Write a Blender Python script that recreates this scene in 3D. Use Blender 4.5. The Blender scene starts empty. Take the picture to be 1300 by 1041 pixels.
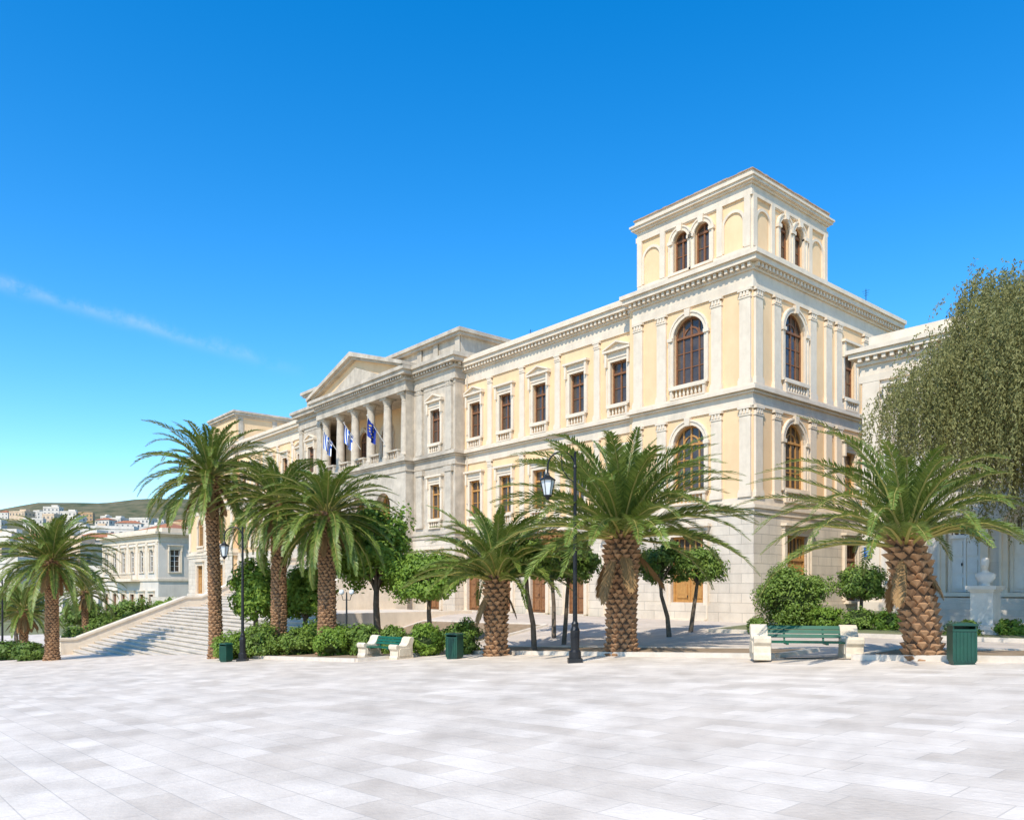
import bpy, math, random
import numpy as np
from mathutils import Vector, Matrix
R=random.Random(7)
scene=bpy.context.scene
COL=scene.collection
# ------------------------------------------------------------------ frame of the square
CX,CY=10.7,35.0
L_=math.hypot(850,1000)
UX,UY=-850/L_,1000/L_
NX,NY=-UY,UX          # outward normal of the front facade
ROT=math.atan2(UY,UX)
def sq(x,y):
    dx,dy=x-CX,y-CY
    return dx*UX+dy*UY, dx*NX+dy*NY
def xy(s,q):
    return CX+s*UX+q*NX, CY+s*UY+q*NY
def sm(t):
    t=max(0.0,min(1.0,t)); return t*t*(3-2*t)
def T(x,y):
    s,q=sq(x,y)
    P=.0525*x-.027*y
    P=min(max(P,-3.6),.35)
    w=sm((12-q)/9)*(1-sm((s-20)/8))
    return P*(1-w)
def at(px,Y):
    X=(px-650)/1000*Y
    return (X,Y,T(X,Y))
def zpx(py,Y): return 1.6+(745-py)/1000*Y
def place(px,py):
    Y=8.0
    while Y<120:
        x=(px-650)/1000*Y
        if zpx(py,Y)<=T(x,Y): return (x,Y,T(x,Y))
        Y+=.05
    return (x,Y,T(x,Y))
# ------------------------------------------------------------------ materials
def mat(name,c1,c2=None,scale=2.0,rough=.8,bump=0.0,island=False,spec=.3,metal=0.0,brick=None,coord='Object',stain=0.0,trans=0.0,bscale=20,streak=(2.2,2.2,.5),tint=None,irregular=False):
    m=bpy.data.materials.new(name); m.use_nodes=True
    nt=m.node_tree; N=nt.nodes; K=nt.links
    b=N['Principled BSDF']
    b.inputs['Roughness'].default_value=rough
    b.inputs['Metallic'].default_value=metal
    b.inputs['Specular IOR Level'].default_value=spec
    c2=c2 or tuple(v*.8 for v in c1)
    tc=N.new('ShaderNodeTexCoord')
    vec=tc.outputs[coord]
    no=N.new('ShaderNodeTexNoise'); no.inputs['Scale'].default_value=scale; no.inputs['Detail'].default_value=7; no.inputs['Roughness'].default_value=.62
    K.new(vec,no.inputs['Vector'])
    mr=N.new('ShaderNodeMapRange'); mr.inputs[1].default_value=.32; mr.inputs[2].default_value=.68
    K.new(no.outputs['Fac'],mr.inputs[0])
    mix=N.new('ShaderNodeMix'); mix.data_type='RGBA'
    mix.inputs[6].default_value=(*c1,1); mix.inputs[7].default_value=(*c2,1)
    fac=mr.outputs[0]
    if island:
        g=N.new('ShaderNodeNewGeometry')
        a=N.new('ShaderNodeMath'); a.operation='MULTIPLY_ADD'; a.inputs[1].default_value=.6
        K.new(g.outputs['Random Per Island'],a.inputs[0])
        h=N.new('ShaderNodeMath'); h.operation='MULTIPLY'; h.inputs[1].default_value=.4
        K.new(fac,h.inputs[0]); K.new(h.outputs[0],a.inputs[2]); fac=a.outputs[0]
    K.new(fac,mix.inputs[0])
    out=mix.outputs[2]; hgt=None
    if brick:
        bw,bh,ms,dark,varr,rotz=brick
        br=N.new('ShaderNodeTexBrick')
        br.inputs['Scale'].default_value=1; br.inputs['Brick Width'].default_value=bw; br.inputs['Row Height'].default_value=bh
        br.inputs['Mortar Size'].default_value=ms; br.inputs['Mortar Smooth'].default_value=.2
        t_=tint or (1,1,1)
        if irregular: br.squash=.62; br.squash_frequency=3; br.offset=.37
        br.inputs['Color1'].default_value=tuple((1-varr)*v for v in t_)+(1,); br.inputs['Color2'].default_value=(1,1,1,1)
        br.inputs['Mortar'].default_value=(dark,)*3+(1,)
        if rotz is None:
            se=N.new('ShaderNodeSeparateXYZ'); K.new(vec,se.inputs[0])
            ad=N.new('ShaderNodeMath'); ad.operation='ADD'; K.new(se.outputs[0],ad.inputs[0]); K.new(se.outputs[1],ad.inputs[1])
            cb=N.new('ShaderNodeCombineXYZ'); K.new(ad.outputs[0],cb.inputs[0]); K.new(se.outputs[2],cb.inputs[1])
            K.new(cb.outputs[0],br.inputs['Vector'])
        else:
            mp=N.new('ShaderNodeMapping'); mp.inputs['Rotation'].default_value=(0,0,rotz)
            K.new(vec,mp.inputs[0]); K.new(mp.outputs[0],br.inputs['Vector'])
        mu=N.new('ShaderNodeMix'); mu.data_type='RGBA'; mu.blend_type='MULTIPLY'; mu.inputs[0].default_value=1
        K.new(out,mu.inputs[6]); K.new(br.outputs['Color'],mu.inputs[7]); out=mu.outputs[2]
        hgt=br.outputs['Fac']
    if stain>0:
        n2=N.new('ShaderNodeTexNoise'); n2.inputs['Scale'].default_value=.35; n2.inputs['Detail'].default_value=8; n2.inputs['Roughness'].default_value=.7
        mp2=N.new('ShaderNodeMapping'); mp2.inputs['Scale'].default_value=streak
        K.new(vec,mp2.inputs[0]); K.new(mp2.outputs[0],n2.inputs['Vector'])
        r2=N.new('ShaderNodeMapRange'); r2.inputs[1].default_value=.45; r2.inputs[2].default_value=.75; r2.inputs[3].default_value=1; r2.inputs[4].default_value=1-stain
        K.new(n2.outputs['Fac'],r2.inputs[0])
        mu2=N.new('ShaderNodeMix'); mu2.data_type='RGBA'; mu2.blend_type='MULTIPLY'; mu2.inputs[0].default_value=1
        K.new(out,mu2.inputs[6]); K.new(r2.outputs[0],mu2.inputs[7]); out=mu2.outputs[2]
    K.new(out,b.inputs['Base Color'])
    if bump>0:
        bn=N.new('ShaderNodeBump'); bn.inputs['Strength'].default_value=bump; bn.inputs['Distance'].default_value=.03
        n3=N.new('ShaderNodeTexNoise'); n3.inputs['Scale'].default_value=bscale; n3.inputs['Detail'].default_value=5
        K.new(vec,n3.inputs['Vector'])
        if hgt is not None:
            s2=N.new('ShaderNodeMath'); s2.operation='MULTIPLY_ADD'; s2.inputs[1].default_value=-1.0
            K.new(hgt,s2.inputs[0]); K.new(n3.outputs['Fac'],s2.inputs[2]); K.new(s2.outputs[0],bn.inputs['Height'])
        else: K.new(n3.outputs['Fac'],bn.inputs['Height'])
        K.new(bn.outputs[0],b.inputs['Normal'])
    if trans>0:
        tr=N.new('ShaderNodeBsdfTranslucent'); K.new(out,tr.inputs['Color'])
        ms_=N.new('ShaderNodeMixShader'); ms_.inputs[0].default_value=trans
        K.new(b.outputs[0],ms_.inputs[1]); K.new(tr.outputs[0],ms_.inputs[2])
        K.new(ms_.outputs[0],N['Material Output'].inputs['Surface'])
    return m
PLASTER=mat('yellow_plaster',(.87,.60,.335),(.80,.53,.285),scale=.8,stain=.12,bump=.08)
MARBLE=mat('marble_trim',(.795,.66,.495),(.715,.585,.43),scale=2.5,stain=.22,bump=.1)
OLDMARBLE=mat('weathered_marble',(.65,.55,.42),(.46,.385,.29),scale=1.5,stain=.40,bump=.15)
BASE=mat('marble_ashlar',(.78,.665,.515),(.68,.57,.435),scale=1.0,stain=.26,bump=.45,brick=(1.25,.44,.016,.64,.12,None))
BASE2=mat('pale_ashlar',(.77,.68,.56),(.67,.585,.475),scale=1.2,stain=.22,bump=.3,brick=(1.3,.5,.010,.8,.07,None))
WOODR=mat('red_brown_wood',(.27,.115,.05),(.17,.07,.03),scale=6,rough=.55)
WOODO=mat('varnished_wood',(.56,.29,.085),(.40,.19,.055),scale=6,rough=.5)
WOODD=mat('brown_door_wood',(.32,.15,.06),(.20,.09,.04),scale=6,rough=.5)
GLASS=mat('window_glass',(.035,.028,.025),(.13,.09,.06),scale=.9,rough=.06,spec=.6)
WHITEP=mat('white_paint',(.80,.75,.66),(.72,.67,.59),scale=5,rough=.5)
ROOF=mat('roof_screed',(.50,.36,.25),(.34,.23,.15),scale=2)
PLAZA=mat('marble_paving',(.86,.735,.595),(.69,.575,.455),scale=1.3,rough=.65,bump=.3,spec=.22,brick=(1.2,.40,.007,.74,.17,-ROT),stain=.24,streak=(1.9,1.9,1.9),tint=(1.0,.975,.945),irregular=True)
PATH=mat('path_paving',(.62,.52,.42),(.52,.43,.34),scale=1.5,bump=.1,brick=(.9,.6,.012,.7,.15,-ROT))
SOIL=mat('bed_soil',(.36,.245,.155),(.22,.16,.09),scale=3,bump=.6,rough=.95)
GROUNDM=mat('dry_ground',(.24,.21,.12),(.13,.16,.055),scale=.6,bump=.4,rough=.95)
KERB=mat('kerb_stone',(.72,.62,.50),(.58,.50,.40),scale=3,bump=.15)
STEPM=mat('step_marble',(.70,.61,.495),(.54,.465,.37),scale=1.2,bump=.15,stain=.22)
PALM=mat('palm_leaf',(.085,.145,.018),(.25,.30,.055),scale=.9,island=True,rough=.42,trans=.22,spec=.5)
PALMY=mat('palm_stalk',(.34,.32,.08),(.40,.32,.10),scale=3,rough=.5)
PALMD=mat('dry_frond',(.34,.20,.08),(.24,.14,.06),scale=2,island=True)
TRK=mat('palm_bark',(.26,.14,.07),(.46,.265,.135),scale=3,island=True,rough=.9,bump=.4)
TRKD=mat('palm_bark_dark',(.085,.05,.03),(.13,.08,.045),scale=8,rough=.95,bump=.4)
BARK=mat('tree_bark',(.20,.145,.10),(.10,.075,.05),scale=6,rough=.95,bump=.5)
LEAFD=mat('dark_leaf',(.07,.13,.02),(.19,.27,.045),scale=1.3,island=True,rough=.5,trans=.28)
LEAFL=mat('light_leaf',(.13,.23,.026),(.30,.41,.06),scale=1.3,island=True,rough=.5,trans=.35)
LEAFH=mat('hedge_leaf',(.10,.175,.024),(.24,.32,.055),scale=1.3,island=True,rough=.5,trans=.25)
LEAFB=mat('russet_leaf',(.30,.12,.035),(.40,.24,.07),scale=1.3,island=True,rough=.5,trans=.35)
LEAFO=mat('olive_leaf',(.17,.175,.052),(.35,.32,.12),scale=.8,island=True,rough=.6,trans=.36)
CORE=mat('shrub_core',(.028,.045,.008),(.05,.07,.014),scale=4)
IRON=mat('black_iron',(.018,.018,.02),(.03,.03,.03),rough=.4,metal=.3)
GREENP=mat('green_paint',(.008,.105,.055),(.006,.08,.042),scale=4,rough=.45,spec=.4)
BINP=mat('bin_green_paint',(.008,.07,.04),(.005,.045,.028),scale=4,rough=.42,spec=.5)
FROST=mat('frosted_glass',(.72,.74,.72),(.6,.62,.6),rough=.2,spec=.5)
WHITEM=mat('cream_marble',(.76,.64,.47),(.56,.46,.33),scale=4,bump=.3)
BUSTM=mat('white_marble',(.80,.72,.61),(.68,.60,.50),scale=4,bump=.1)
BLUE=mat('flag_blue',(.01,.09,.42),(.01,.07,.36),rough=.8)
DBLUE=mat('flag_dark_blue',(.008,.03,.24),(.008,.025,.20),rough=.8)
FWHITE=mat('flag_white',(.7,.7,.7),(.62,.62,.62))
GOLD=mat('flag_yellow',(.8,.55,.02),(.7,.5,.02))
SIGNB=mat('sign_blue',(.01,.16,.62),(.01,.14,.55),rough=.4)
HILLM=mat('hill_scrub',(.05,.068,.024),(.21,.165,.085),scale=.05,rough=1)
# ------------------------------------------------------------------ mesh helpers
KIDS={}
def newobj(name,data,parent=None,loc=(0,0,0),rz=0):
    o=bpy.data.objects.new(name,data); COL.objects.link(o)
    if parent is not None:
        o.parent=parent; KIDS.setdefault(parent.name,[]).append(o)
    o.location=loc; o.rotation_euler=(0,0,rz)
    return o
def copytree(o,parent,loc,rz,sc=None):
    c=o.copy(); COL.objects.link(c); c.parent=parent
    if parent is not None: KIDS.setdefault(parent.name,[]).append(c)
    if loc is not None:
        c.location=loc; c.rotation_euler=(0,0,rz)
        if sc: c.scale=sc
    for k in list(KIDS.get(o.name,[])):
        copytree(k,c,None,0)
    return c
def tag(o,label,cat,group=None):
    o['label']=label; o['category']=cat
    if group: o['group']=group
    return o
class MB:
    def __init__(s,tf=None): s.v=[];s.f=[];s.m=[];s.tf=tf
    def add(s,vs,fs,mi=0):
        o=len(s.v)
        if s.tf: vs=[s.tf(*v) for v in vs]
        s.v+=vs; s.f+=[tuple(i+o for i in f) for f in fs]; s.m+=[mi]*len(fs)
    def box(s,x0,x1,y0,y1,z0,z1,mi=0):
        if x0>x1:x0,x1=x1,x0
        if y0>y1:y0,y1=y1,y0
        if z0>z1:z0,z1=z1,z0
        s.add([(x0,y0,z0),(x1,y0,z0),(x1,y1,z0),(x0,y1,z0),(x0,y0,z1),(x1,y0,z1),(x1,y1,z1),(x0,y1,z1)],
              [(0,3,2,1),(4,5,6,7),(0,1,5,4),(1,2,6,5),(2,3,7,6),(3,0,4,7)],mi)
    def prism(s,poly,y0,y1,mi=0):   # poly in x,z
        n=len(poly)
        vs=[(x,y0,z) for x,z in poly]+[(x,y1,z) for x,z in poly]
        s.add(vs,[tuple(range(n)),tuple(range(2*n-1,n-1,-1))]+[(i,i+n,(i+1)%n+n,(i+1)%n) for i in range(n)],mi)
    def prismx(s,poly,x0,x1,mi=0):  # poly in y,z
        n=len(poly)
        vs=[(x0,y,z) for y,z in poly]+[(x1,y,z) for y,z in poly]
        s.add(vs,[tuple(range(n)),tuple(range(2*n-1,n-1,-1))]+[(i,i+n,(i+1)%n+n,(i+1)%n) for i in range(n)],mi)
    def lathe(s,prof,n=16,c=(0,0,0),mi=0,jit=0):
        vs=[]
        for r,z in prof:
            for i in range(n):
                a=2*math.pi*i/n
                rr=r*(1+jit*(R.random()-.5))
                vs.append((c[0]+rr*math.cos(a),c[1]+rr*math.sin(a),c[2]+z))
        fs=[]
        for k in range(len(prof)-1):
            for i in range(n):
                j=(i+1)%n
                fs.append((k*n+i,k*n+j,(k+1)*n+j,(k+1)*n+i))
        fs.append(tuple(range(n-1,-1,-1))); fs.append(tuple((len(prof)-1)*n+i for i in range(n)))
        s.add(vs,fs,mi)
    def path(s,pts,rads,n=6,mi=0):
        pts=[Vector(p) for p in pts]; vs=[]
        for k,p in enumerate(pts):
            d=(pts[min(k+1,len(pts)-1)]-pts[max(k-1,0)]).normalized()
            a=d.cross(Vector((0,0,1)))
            if a.length<.05: a=d.cross(Vector((0,1,0)))
            a.normalize(); b=d.cross(a)
            r=rads[k] if hasattr(rads,'__len__') else rads
            for i in range(n):
                t=2*math.pi*i/n; q=p+a*(r*math.cos(t))+b*(r*math.sin(t)); vs.append(tuple(q))
        fs=[]
        for k in range(len(pts)-1):
            for i in range(n):
                j=(i+1)%n; fs.append((k*n+i,k*n+j,(k+1)*n+j,(k+1)*n+i))
        fs.append(tuple(range(n))); fs.append(tuple((len(pts)-1)*n+i for i in range(n)))
        s.add(vs,fs,mi)
    def ring(s,inn,out,y0,y1,mi=0,closed=False):   # inn/out lists x,z ; slab between
        n=len(inn); m=n if closed else n-1
        vs=[(x,y1,z) for x,z in inn]+[(x,y1,z) for x,z in out]+[(x,y0,z) for x,z in inn]+[(x,y0,z) for x,z in out]
        fs=[]
        for i in range(m):
            j=(i+1)%n
            fs+= [(i,j,n+j,n+i),(2*n+i,2*n+j,j,i),(n+i,n+j,3*n+j,3*n+i)]
        if not closed:
            fs+=[(0,n,3*n,2*n),(n-1,2*n+n-1,3*n+n-1,n+n-1)]
        s.add(vs,fs,mi)
    def mesh(s,name,mats,smooth=False):
        me=bpy.data.meshes.new(name); me.from_pydata(s.v,[],s.f)
        for m in mats: me.materials.append(m)
        me.polygons.foreach_set('material_index',s.m)
        if smooth: me.polygons.foreach_set('use_smooth',[True]*len(s.f))
        me.update(); return me
    def obj(s,name,mats,parent=None,loc=(0,0,0),rz=0,smooth=False):
        return newobj(name,s.mesh(name,mats,smooth),parent,loc,rz)
# --- outline of an opening
def outline(w,h,arch,grow=0,n=12):
    hw=w/2+grow
    if arch:
        sp=h-w/2
        p=[(-hw,0)]
        for i in range(n+1):
            a=math.pi*(1-i/n); p.append((hw*math.cos(a),sp+hw*math.sin(a)))
        p.append((hw,0)); return p
    return [(-hw,0),(-hw,h+grow),(hw,h+grow),(hw,0)]
def facade(mb,x0,x1,z0,z1,holes,depth=.3,mi=0,n=12):
    """wall in local x,z at y=0 with real openings; holes=(cx,w,zb,zt,arch)"""
    cur=x0
    def q(a,b,c,d):
        if b-a>1e-4 and d-c>1e-4: mb.add([(a,0,c),(b,0,c),(b,0,d),(a,0,d)],[(0,1,2,3)],mi)
    for cx,w,zb,zt,arch in sorted(holes):
        l,r=cx-w/2,cx+w/2
        q(cur,l,z0,z1); q(l,r,z0,zb)
        ol=[(cx+a,zb+b) for a,b in outline(w,zt-zb,arch,0,n)]
        top=ol[1:-1]
        for i in range(len(top)-1):
            (xa,za),(xb,zb_)=top[i],top[i+1]
            mb.add([(xa,0,za),(xb,0,zb_),(xb,0,z1),(xa,0,z1)],[(0,1,2,3)],mi)
        m=len(ol)
        mb.add([(a,0,b) for a,b in ol]+[(a,-depth,b) for a,b in ol],[(i,(i+1)%m,(i+1)%m+m,i+m) for i in range(m)],mi)
        cur=r
    q(cur,x1,z0,z1)
def balustrade(mb,x0,x1,z0,z1,y0,y1,mi=0,step=.2):
    h=z1-z0
    mb.box(x0,x1,y0,y1,z0,z0+h*.14,mi); mb.box(x0-.03,x1+.03,y0-.02,y1+.03,z1-h*.16,z1,mi)
    n=max(2,int((x1-x0)/step)); yc=(y0+y1)/2
    for i in range(n):
        x=x0+(i+.5)*(x1-x0)/n
        mb.lathe([(.035,z0+h*.13),(.065,z0+h*.35),(.03,z0+h*.7),(.05,z1-h*.15)],6,(x,yc,0),mi)
    for x in (x0+.07,x1-.07): mb.box(x-.07,x+.07,y0+.01,y1-.01,z0+h*.1,z1-h*.1,mi)
PROTO=newobj('prototype_root',None)
def window(w,h,arch,style='plain',wood=WOODR,trim=MARBLE,bal=True):
    """window > frame, pane, balustrade"""
    mb=MB(); g=.2
    oi=outline(w,h,arch,.0); oo=outline(w,h,arch,g)
    mb.ring(oi,oo,-.05,.09)
    mb.ring(outline(w,h,arch,g-.03),outline(w,h,arch,g+.05),-.04,.13)
    mb.box(-w/2-g-.05,w/2+g+.05,-.28,.16,-.12,0)
    if arch:
        sp=h-w/2
        for sx in (-1,1):
            mb.box(sx*(w/2-.0),sx*(w/2+.3),-.03,.17,sp-.1,sp+.06)
        mb.prism([(-.12,h-.04),(.12,h-.04),(.17,h+g+.14),(-.17,h+g+.14)],-.04,.2)
    if style in('flat','tri'):
        mb.box(-w/2-.22,w/2+.22,-.04,.12,h+g+.01,h+g+.3)
        mb.box(-w/2-.38,w/2+.38,-.04,.3,h+g+.3,h+g+.42)
        for sx in (-1,1):
            mb.box(sx*(w/2+.14),sx*(w/2+.28),-.04,.24,h-.25,h+g+.3)
        if style=='tri':
            b=h+g+.42; e=w/2+.38
            mb.prism([(-e,b),(e,b),(0,b+.34)],-.03,.14)
            for sx in (-1,1):
                mb.prism([(sx*e,b+.003),(sx*e,b+.09),(0,b+.44),(0,b+.34)],-.02,.3)
    win=mb.obj('window',[trim],PROTO)
    fb=MB()
    fo=outline(w,h,arch,-.01)
    f2=outline(w-.16,h-.08,arch,0)
    fi=[(x,z+.0) for x,z in f2]
    fb.ring(fi,fo,-.26,-.15); fb.box(-w/2+.01,w/2-.01,-.26,-.15,0.005,.1)
    fb.box(-.045,.045,-.25,-.16,.1,h-.05)
    sp=(h-w/2) if arch else h*.72
    fb.box(-w/2+.05,w/2-.05,-.25,-.13,sp-.05,sp+.06)
    k=3 if h>2.4 else 2
    for i in range(1,k):
        z=.1+(sp-.1)*i/k
        for a,b in((-w/2+.07,-.045),(.045,w/2-.07)): fb.box(a,b,-.24,-.18,z-.02,z+.02)
    if w>1.4:
        for sx in(-1,1):
            fb.box(sx*w*.25-.035,sx*w*.25+.035,-.24,-.17,.1,sp+(w*.42 if arch else h*.25))
        if arch:
            rr=w*.24; n=10
            fb.ring([((rr-.04)*math.cos(math.pi*(1-i/n)),sp+(rr-.04)*math.sin(math.pi*(1-i/n))) for i in range(n+1)],
                    [((rr+.04)*math.cos(math.pi*(1-i/n)),sp+(rr+.04)*math.sin(math.pi*(1-i/n))) for i in range(n+1)],-.24,-.165)
    fb.obj('frame',[wood],win)
    pb=MB(); ol=outline(w-.02,h-.01,arch,0)
    pb.add([(x,-.21,z) for x,z in ol],[tuple(range(len(ol)))])
    pb.obj('pane',[GLASS],win)
    if bal:
        bb=MB(); balustrade(bb,-w/2-.12,w/2+.12,-.68,-.125,.02,.2,0,.21); bb.obj('balustrade',[trim],win)
    return win
def door(w,h,wood=WOODO,trim=MARBLE,arch=False):
    mb=MB(); g=.22
    mb.ring(outline(w,h,arch),outline(w,h,arch,g),-.05,.1)
    mb.ring(outline(w,h,arch,g-.04),outline(w,h,arch,g+.05),-.04,.14)
    if not arch:
        mb.box(-w/2-.3,w/2+.3,-.04,.16,h+g+.01,h+g+.2); mb.box(-w/2-.4,w/2+.4,-.04,.3,h+g+.2,h+g+.32)
    mb.box(-w/2-g,w/2+g,-.3,.3,-.15,0)
    d=mb.obj('door',[trim],PROTO)
    fb=MB(); tz=h*.70
    fb.ring(outline(w-.2,h-.1,arch),outline(w,h,arch,-.005),-.27,-.12)
    fb.box(-w/2+.05,w/2-.05,-.27,-.1,tz,tz+.14)
    for sx in(-1,1):
        a,b=(.01,w/2-.1) if sx>0 else(-w/2+.1,-.01)
        fb.box(a,b,-.25,-.18,.01,tz)
        ww=b-a
        for z0,z1 in((.1,tz*.3),(tz*.34,tz*.62),(tz*.66,tz*.96)):
            fb.box(a+ww*.16,b-ww*.16,-.2,-.14,z0+.04,z1-.04)
    fb.box(-.04,.04,-.2,-.13,.01,tz)
    for i in range(-2,3): fb.box(i*w*.17-.025,i*w*.17+.025,-.25,-.18,tz+.1,h-.1-(abs(i)*.09 if arch else 0))
    fb.obj('door_leaf',[wood],d)
    pb=MB(); ol=[(x,max(z,tz)) for x,z in outline(w-.02,h-.01,arch)]
    pb.add([(x,-.24,z) for x,z in ol],[tuple(range(len(ol)))]); pb.obj('pane',[GLASS],d)
    hb=MB(); hb.lathe([(.02,-.06),(.03,0),(.02,.06)],8,(.1,-.12,1.05)); hb.obj('handle',[IRON],d)
    return d
# ------------------------------------------------------------------ ground
def gridsheet(name,ss,qs,fn,mats,kind=True):
    vs=[];fs=[]
    for q in qs:
        for s in ss:
            x,y=xy(s,q); vs.append((x,y,fn(x,y,s,q)))
    n=len(ss)
    for j in range(len(qs)-1):
        for i in range(n-1):
            fs.append((j*n+i,j*n+i+1,(j+1)*n+i+1,(j+1)*n+i))
    me=bpy.data.meshes.new(name); me.from_pydata(vs,[],fs)
    for m in mats: me.materials.append(m)
    o=newobj(name,me)
    if kind: o['kind']='structure'
    return o
far=[80,110,160,250,400,700,1200,2200]
ss=[-45-f for f in reversed(far)]+list(range(-45,81))+[80+f for f in far]
qs=[-8-f*2 for f in reversed(far)]+list(range(-8,13))+[12.98]+list(range(13,76))+[75+f for f in far]
def gfn(x,y,s,q):
    z=T(x,y)
    if q>=13: z-=.12
    return z-.01
gridsheet('ground',ss,qs,gfn,[GROUNDM])
o=gridsheet('plaza',list(range(-45,81)),list(range(13,76)),lambda x,y,s,q:T(x,y),[PLAZA]); tag(o,'pale marble paved town square','square')
o=gridsheet('path',list(range(-40,27)),list(range(0,14)),lambda x,y,s,q:T(x,y)+.02,[PATH]); tag(o,'light stone paved path beside the town hall','path')
def bed(s0,s1,q0,q1,h=.12,m=SOIL,label='raised soil planting bed with stone kerb'):
    root=newobj('garden_bed',None); root['kind']='structure'; tag(root,label,'garden bed')
    o=gridsheet('soil',list(range(s0,s1+1)),list(range(q0,q1+1)),lambda x,y,s,q:T(x,y)+h-.03,[m],False); o.parent=root
    mb=MB()
    def run(pts):
        for a,b in zip(pts[:-1],pts[1:]):
            (sa,qa),(sb,qb)=a,b
            ds,dq=sb-sa,qb-qa; l=math.hypot(ds,dq); ps,pq=-dq/l*.09,ds/l*.09
            base=[];top=[]
            for (s_,q_) in((sa-ps,qa-pq),(sb-ps,qb-pq),(sb+ps,qb+pq),(sa+ps,qa+pq)):
                x,y=xy(s_,q_); z=T(x,y); base.append((x,y,z-.25)); top.append((x,y,z+h))
            mb.add(base+top,[(4,5,6,7),(0,1,5,4),(1,2,6,5),(2,3,7,6),(3,0,4,7)])
    run([(s,q0) for s in range(s0,s1+1)]); run([(s,q1) for s in range(s0,s1+1)])
    run([(s0,q) for q in range(q0,q1+1)]); run([(s1,q) for q in range(q0,q1+1)])
    k=mb.obj('kerb',[KERB]); k.parent=root
bed(-9,4,11,13); bed(-16,-11,11,13); bed(-26,-2,2,6,.14,GROUNDM,'kerbed bed with low plants and grass')
bed(5,17,13,17); bed(7,17,6,13)
# ------------------------------------------------------------------ town hall
TH=newobj('town_hall',None,None,(CX,CY,0),ROT)
tag(TH,'long neoclassical yellow town hall with marble trim and corner tower','town hall')
front=lambda y0:(lambda x,y,z:(x,y0+y,z))
side=lambda x0:(lambda x,y,z:(x0-y,-x,z))
Zb,Z1,Z2,Z3,Z4=5.1,9.65,10.6,14.9,16.4
DEP=14.8
CB0,P0,P1,CB1=21.9,26.75,40.05,44.9; PC=(P0+P1)/2
W=MB()
awin=window(1.8,3.2,True); awin_lo=window(1.8,3.1,True,wood=WOODO)
rwin_t=window(1.15,2.25,False,'tri'); rwin_f=window(1.15,2.25,False,'flat')
rwin_lo=window(1.15,2.3,False,'flat',wood=WOODO)
twin=window(.86,1.95,True,bal=False)
bdoor=door(1.9,3.9); sdoor=door(1.35,3.6,wood=WOODD); zdoor=door(1.3,2.9,wood=WOODD)
def put(o,loc,rz=0,parent=None): return copytree(o,parent or TH,loc,rz)
def wall(tf,x0,x1,up,lo,ba,upmi=0,e0=0.0,e1=0.0):
    W.tf=tf
    facade(W,x0,x1,Z2-.3,Z3+.1,up,mi=upmi)
    facade(W,x0,x1,Zb-.05,Z1+.1,lo,mi=upmi)
    t2=lambda x,y,z:tf(x,y+.12,z)
    W.tf=t2; facade(W,x0-e0,x1+e1,-4.5,Zb-.001,ba,depth=.42,mi=1)
# right pavilion front
wall(front(0),-.0,6.9,[(3.45,1.8,11.3,14.5,True)],[(3.45,1.8,6.2,9.3,True)],[(3.45,1.9,.1,4.0,False)],e0=.12,e1=.1)
put(awin,(3.45,0,11.3)); put(awin_lo,(3.45,0,6.2)); put(bdoor,(3.45,.12,.1))
# side facade
wall(side(0),-.0,DEP,[(3.45,1.8,11.3,14.5,True),(8.8,1.15,11.3,13.55,False),(12.2,1.15,11.3,13.55,False)],
     [(3.45,1.8,6.2,9.3,True),(8.8,1.15,6.2,8.5,False),(12.2,1.15,6.2,8.5,False)],[(3.45,1.9,.1,4.0,False),(8.8,1.3,.9,3.8,False)],e0=.12)
r90=math.pi/2
put(awin,(0,-3.45,11.3),r90); put(awin_lo,(0,-3.45,6.2),r90); put(bdoor,(-.12,-3.45,.1),r90)
for m_ in(8.8,12.2): put(rwin_f,(0,-m_,11.3),r90); put(rwin_lo,(0,-m_,6.2),r90)
put(zdoor,(-.12,-8.8,.9),r90)
# wings
XS=[8.35,11.45,14.55,17.7,20.75]
def wing(x0,x1,xs):
    wall(front(-.5),x0,x1,[(x,1.15,11.3,13.55,False) for x in xs],[(x,1.15,6.2,8.5,False) for x in xs],[(x,1.35,.1,3.7,False) for x in xs])
    for i,x in enumerate(xs):
        put(rwin_t if i%2==0 else rwin_f,(x,-.5,11.3)); put(rwin_lo,(x,-.5,6.2)); put(sdoor,(x,-.38,.1))
wing(6.9,CB0,XS)
wing(CB1,61,[46.3,49.5,52.7,56.0,59.3])
# flanks of the centre, weathered marble
for x0,x1,c in((CB0,P0,24.1),(P1,CB1,42.6)):
    wall(front(.3),x0,x1,[(c,1.15,11.3,13.55,False)],[(c,1.15,6.2,8.5,False)],[(c,1.35,.1,3.7,False)],upmi=2,e0=.12)
    put(rwin_t,(c,.3,11.3)); put(rwin_lo,(c,.3,6.2)); put(sdoor,(c,.42,.1))
W.tf=side(CB0); facade(W,-.3,1.5,5.0,15.4,[],mi=2)
W.tf=side(CB0-.12); facade(W,-.42,1.5,-4,5.1,[],mi=1)
W.tf=side(P0); facade(W,-1.0,2.2,-4,15.4,[],mi=2)
W.tf=front(.3); facade(W,CB0,P0,14.9,15.4,[],mi=2); facade(W,P1,CB1,14.9,15.4,[],mi=2)
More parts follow.
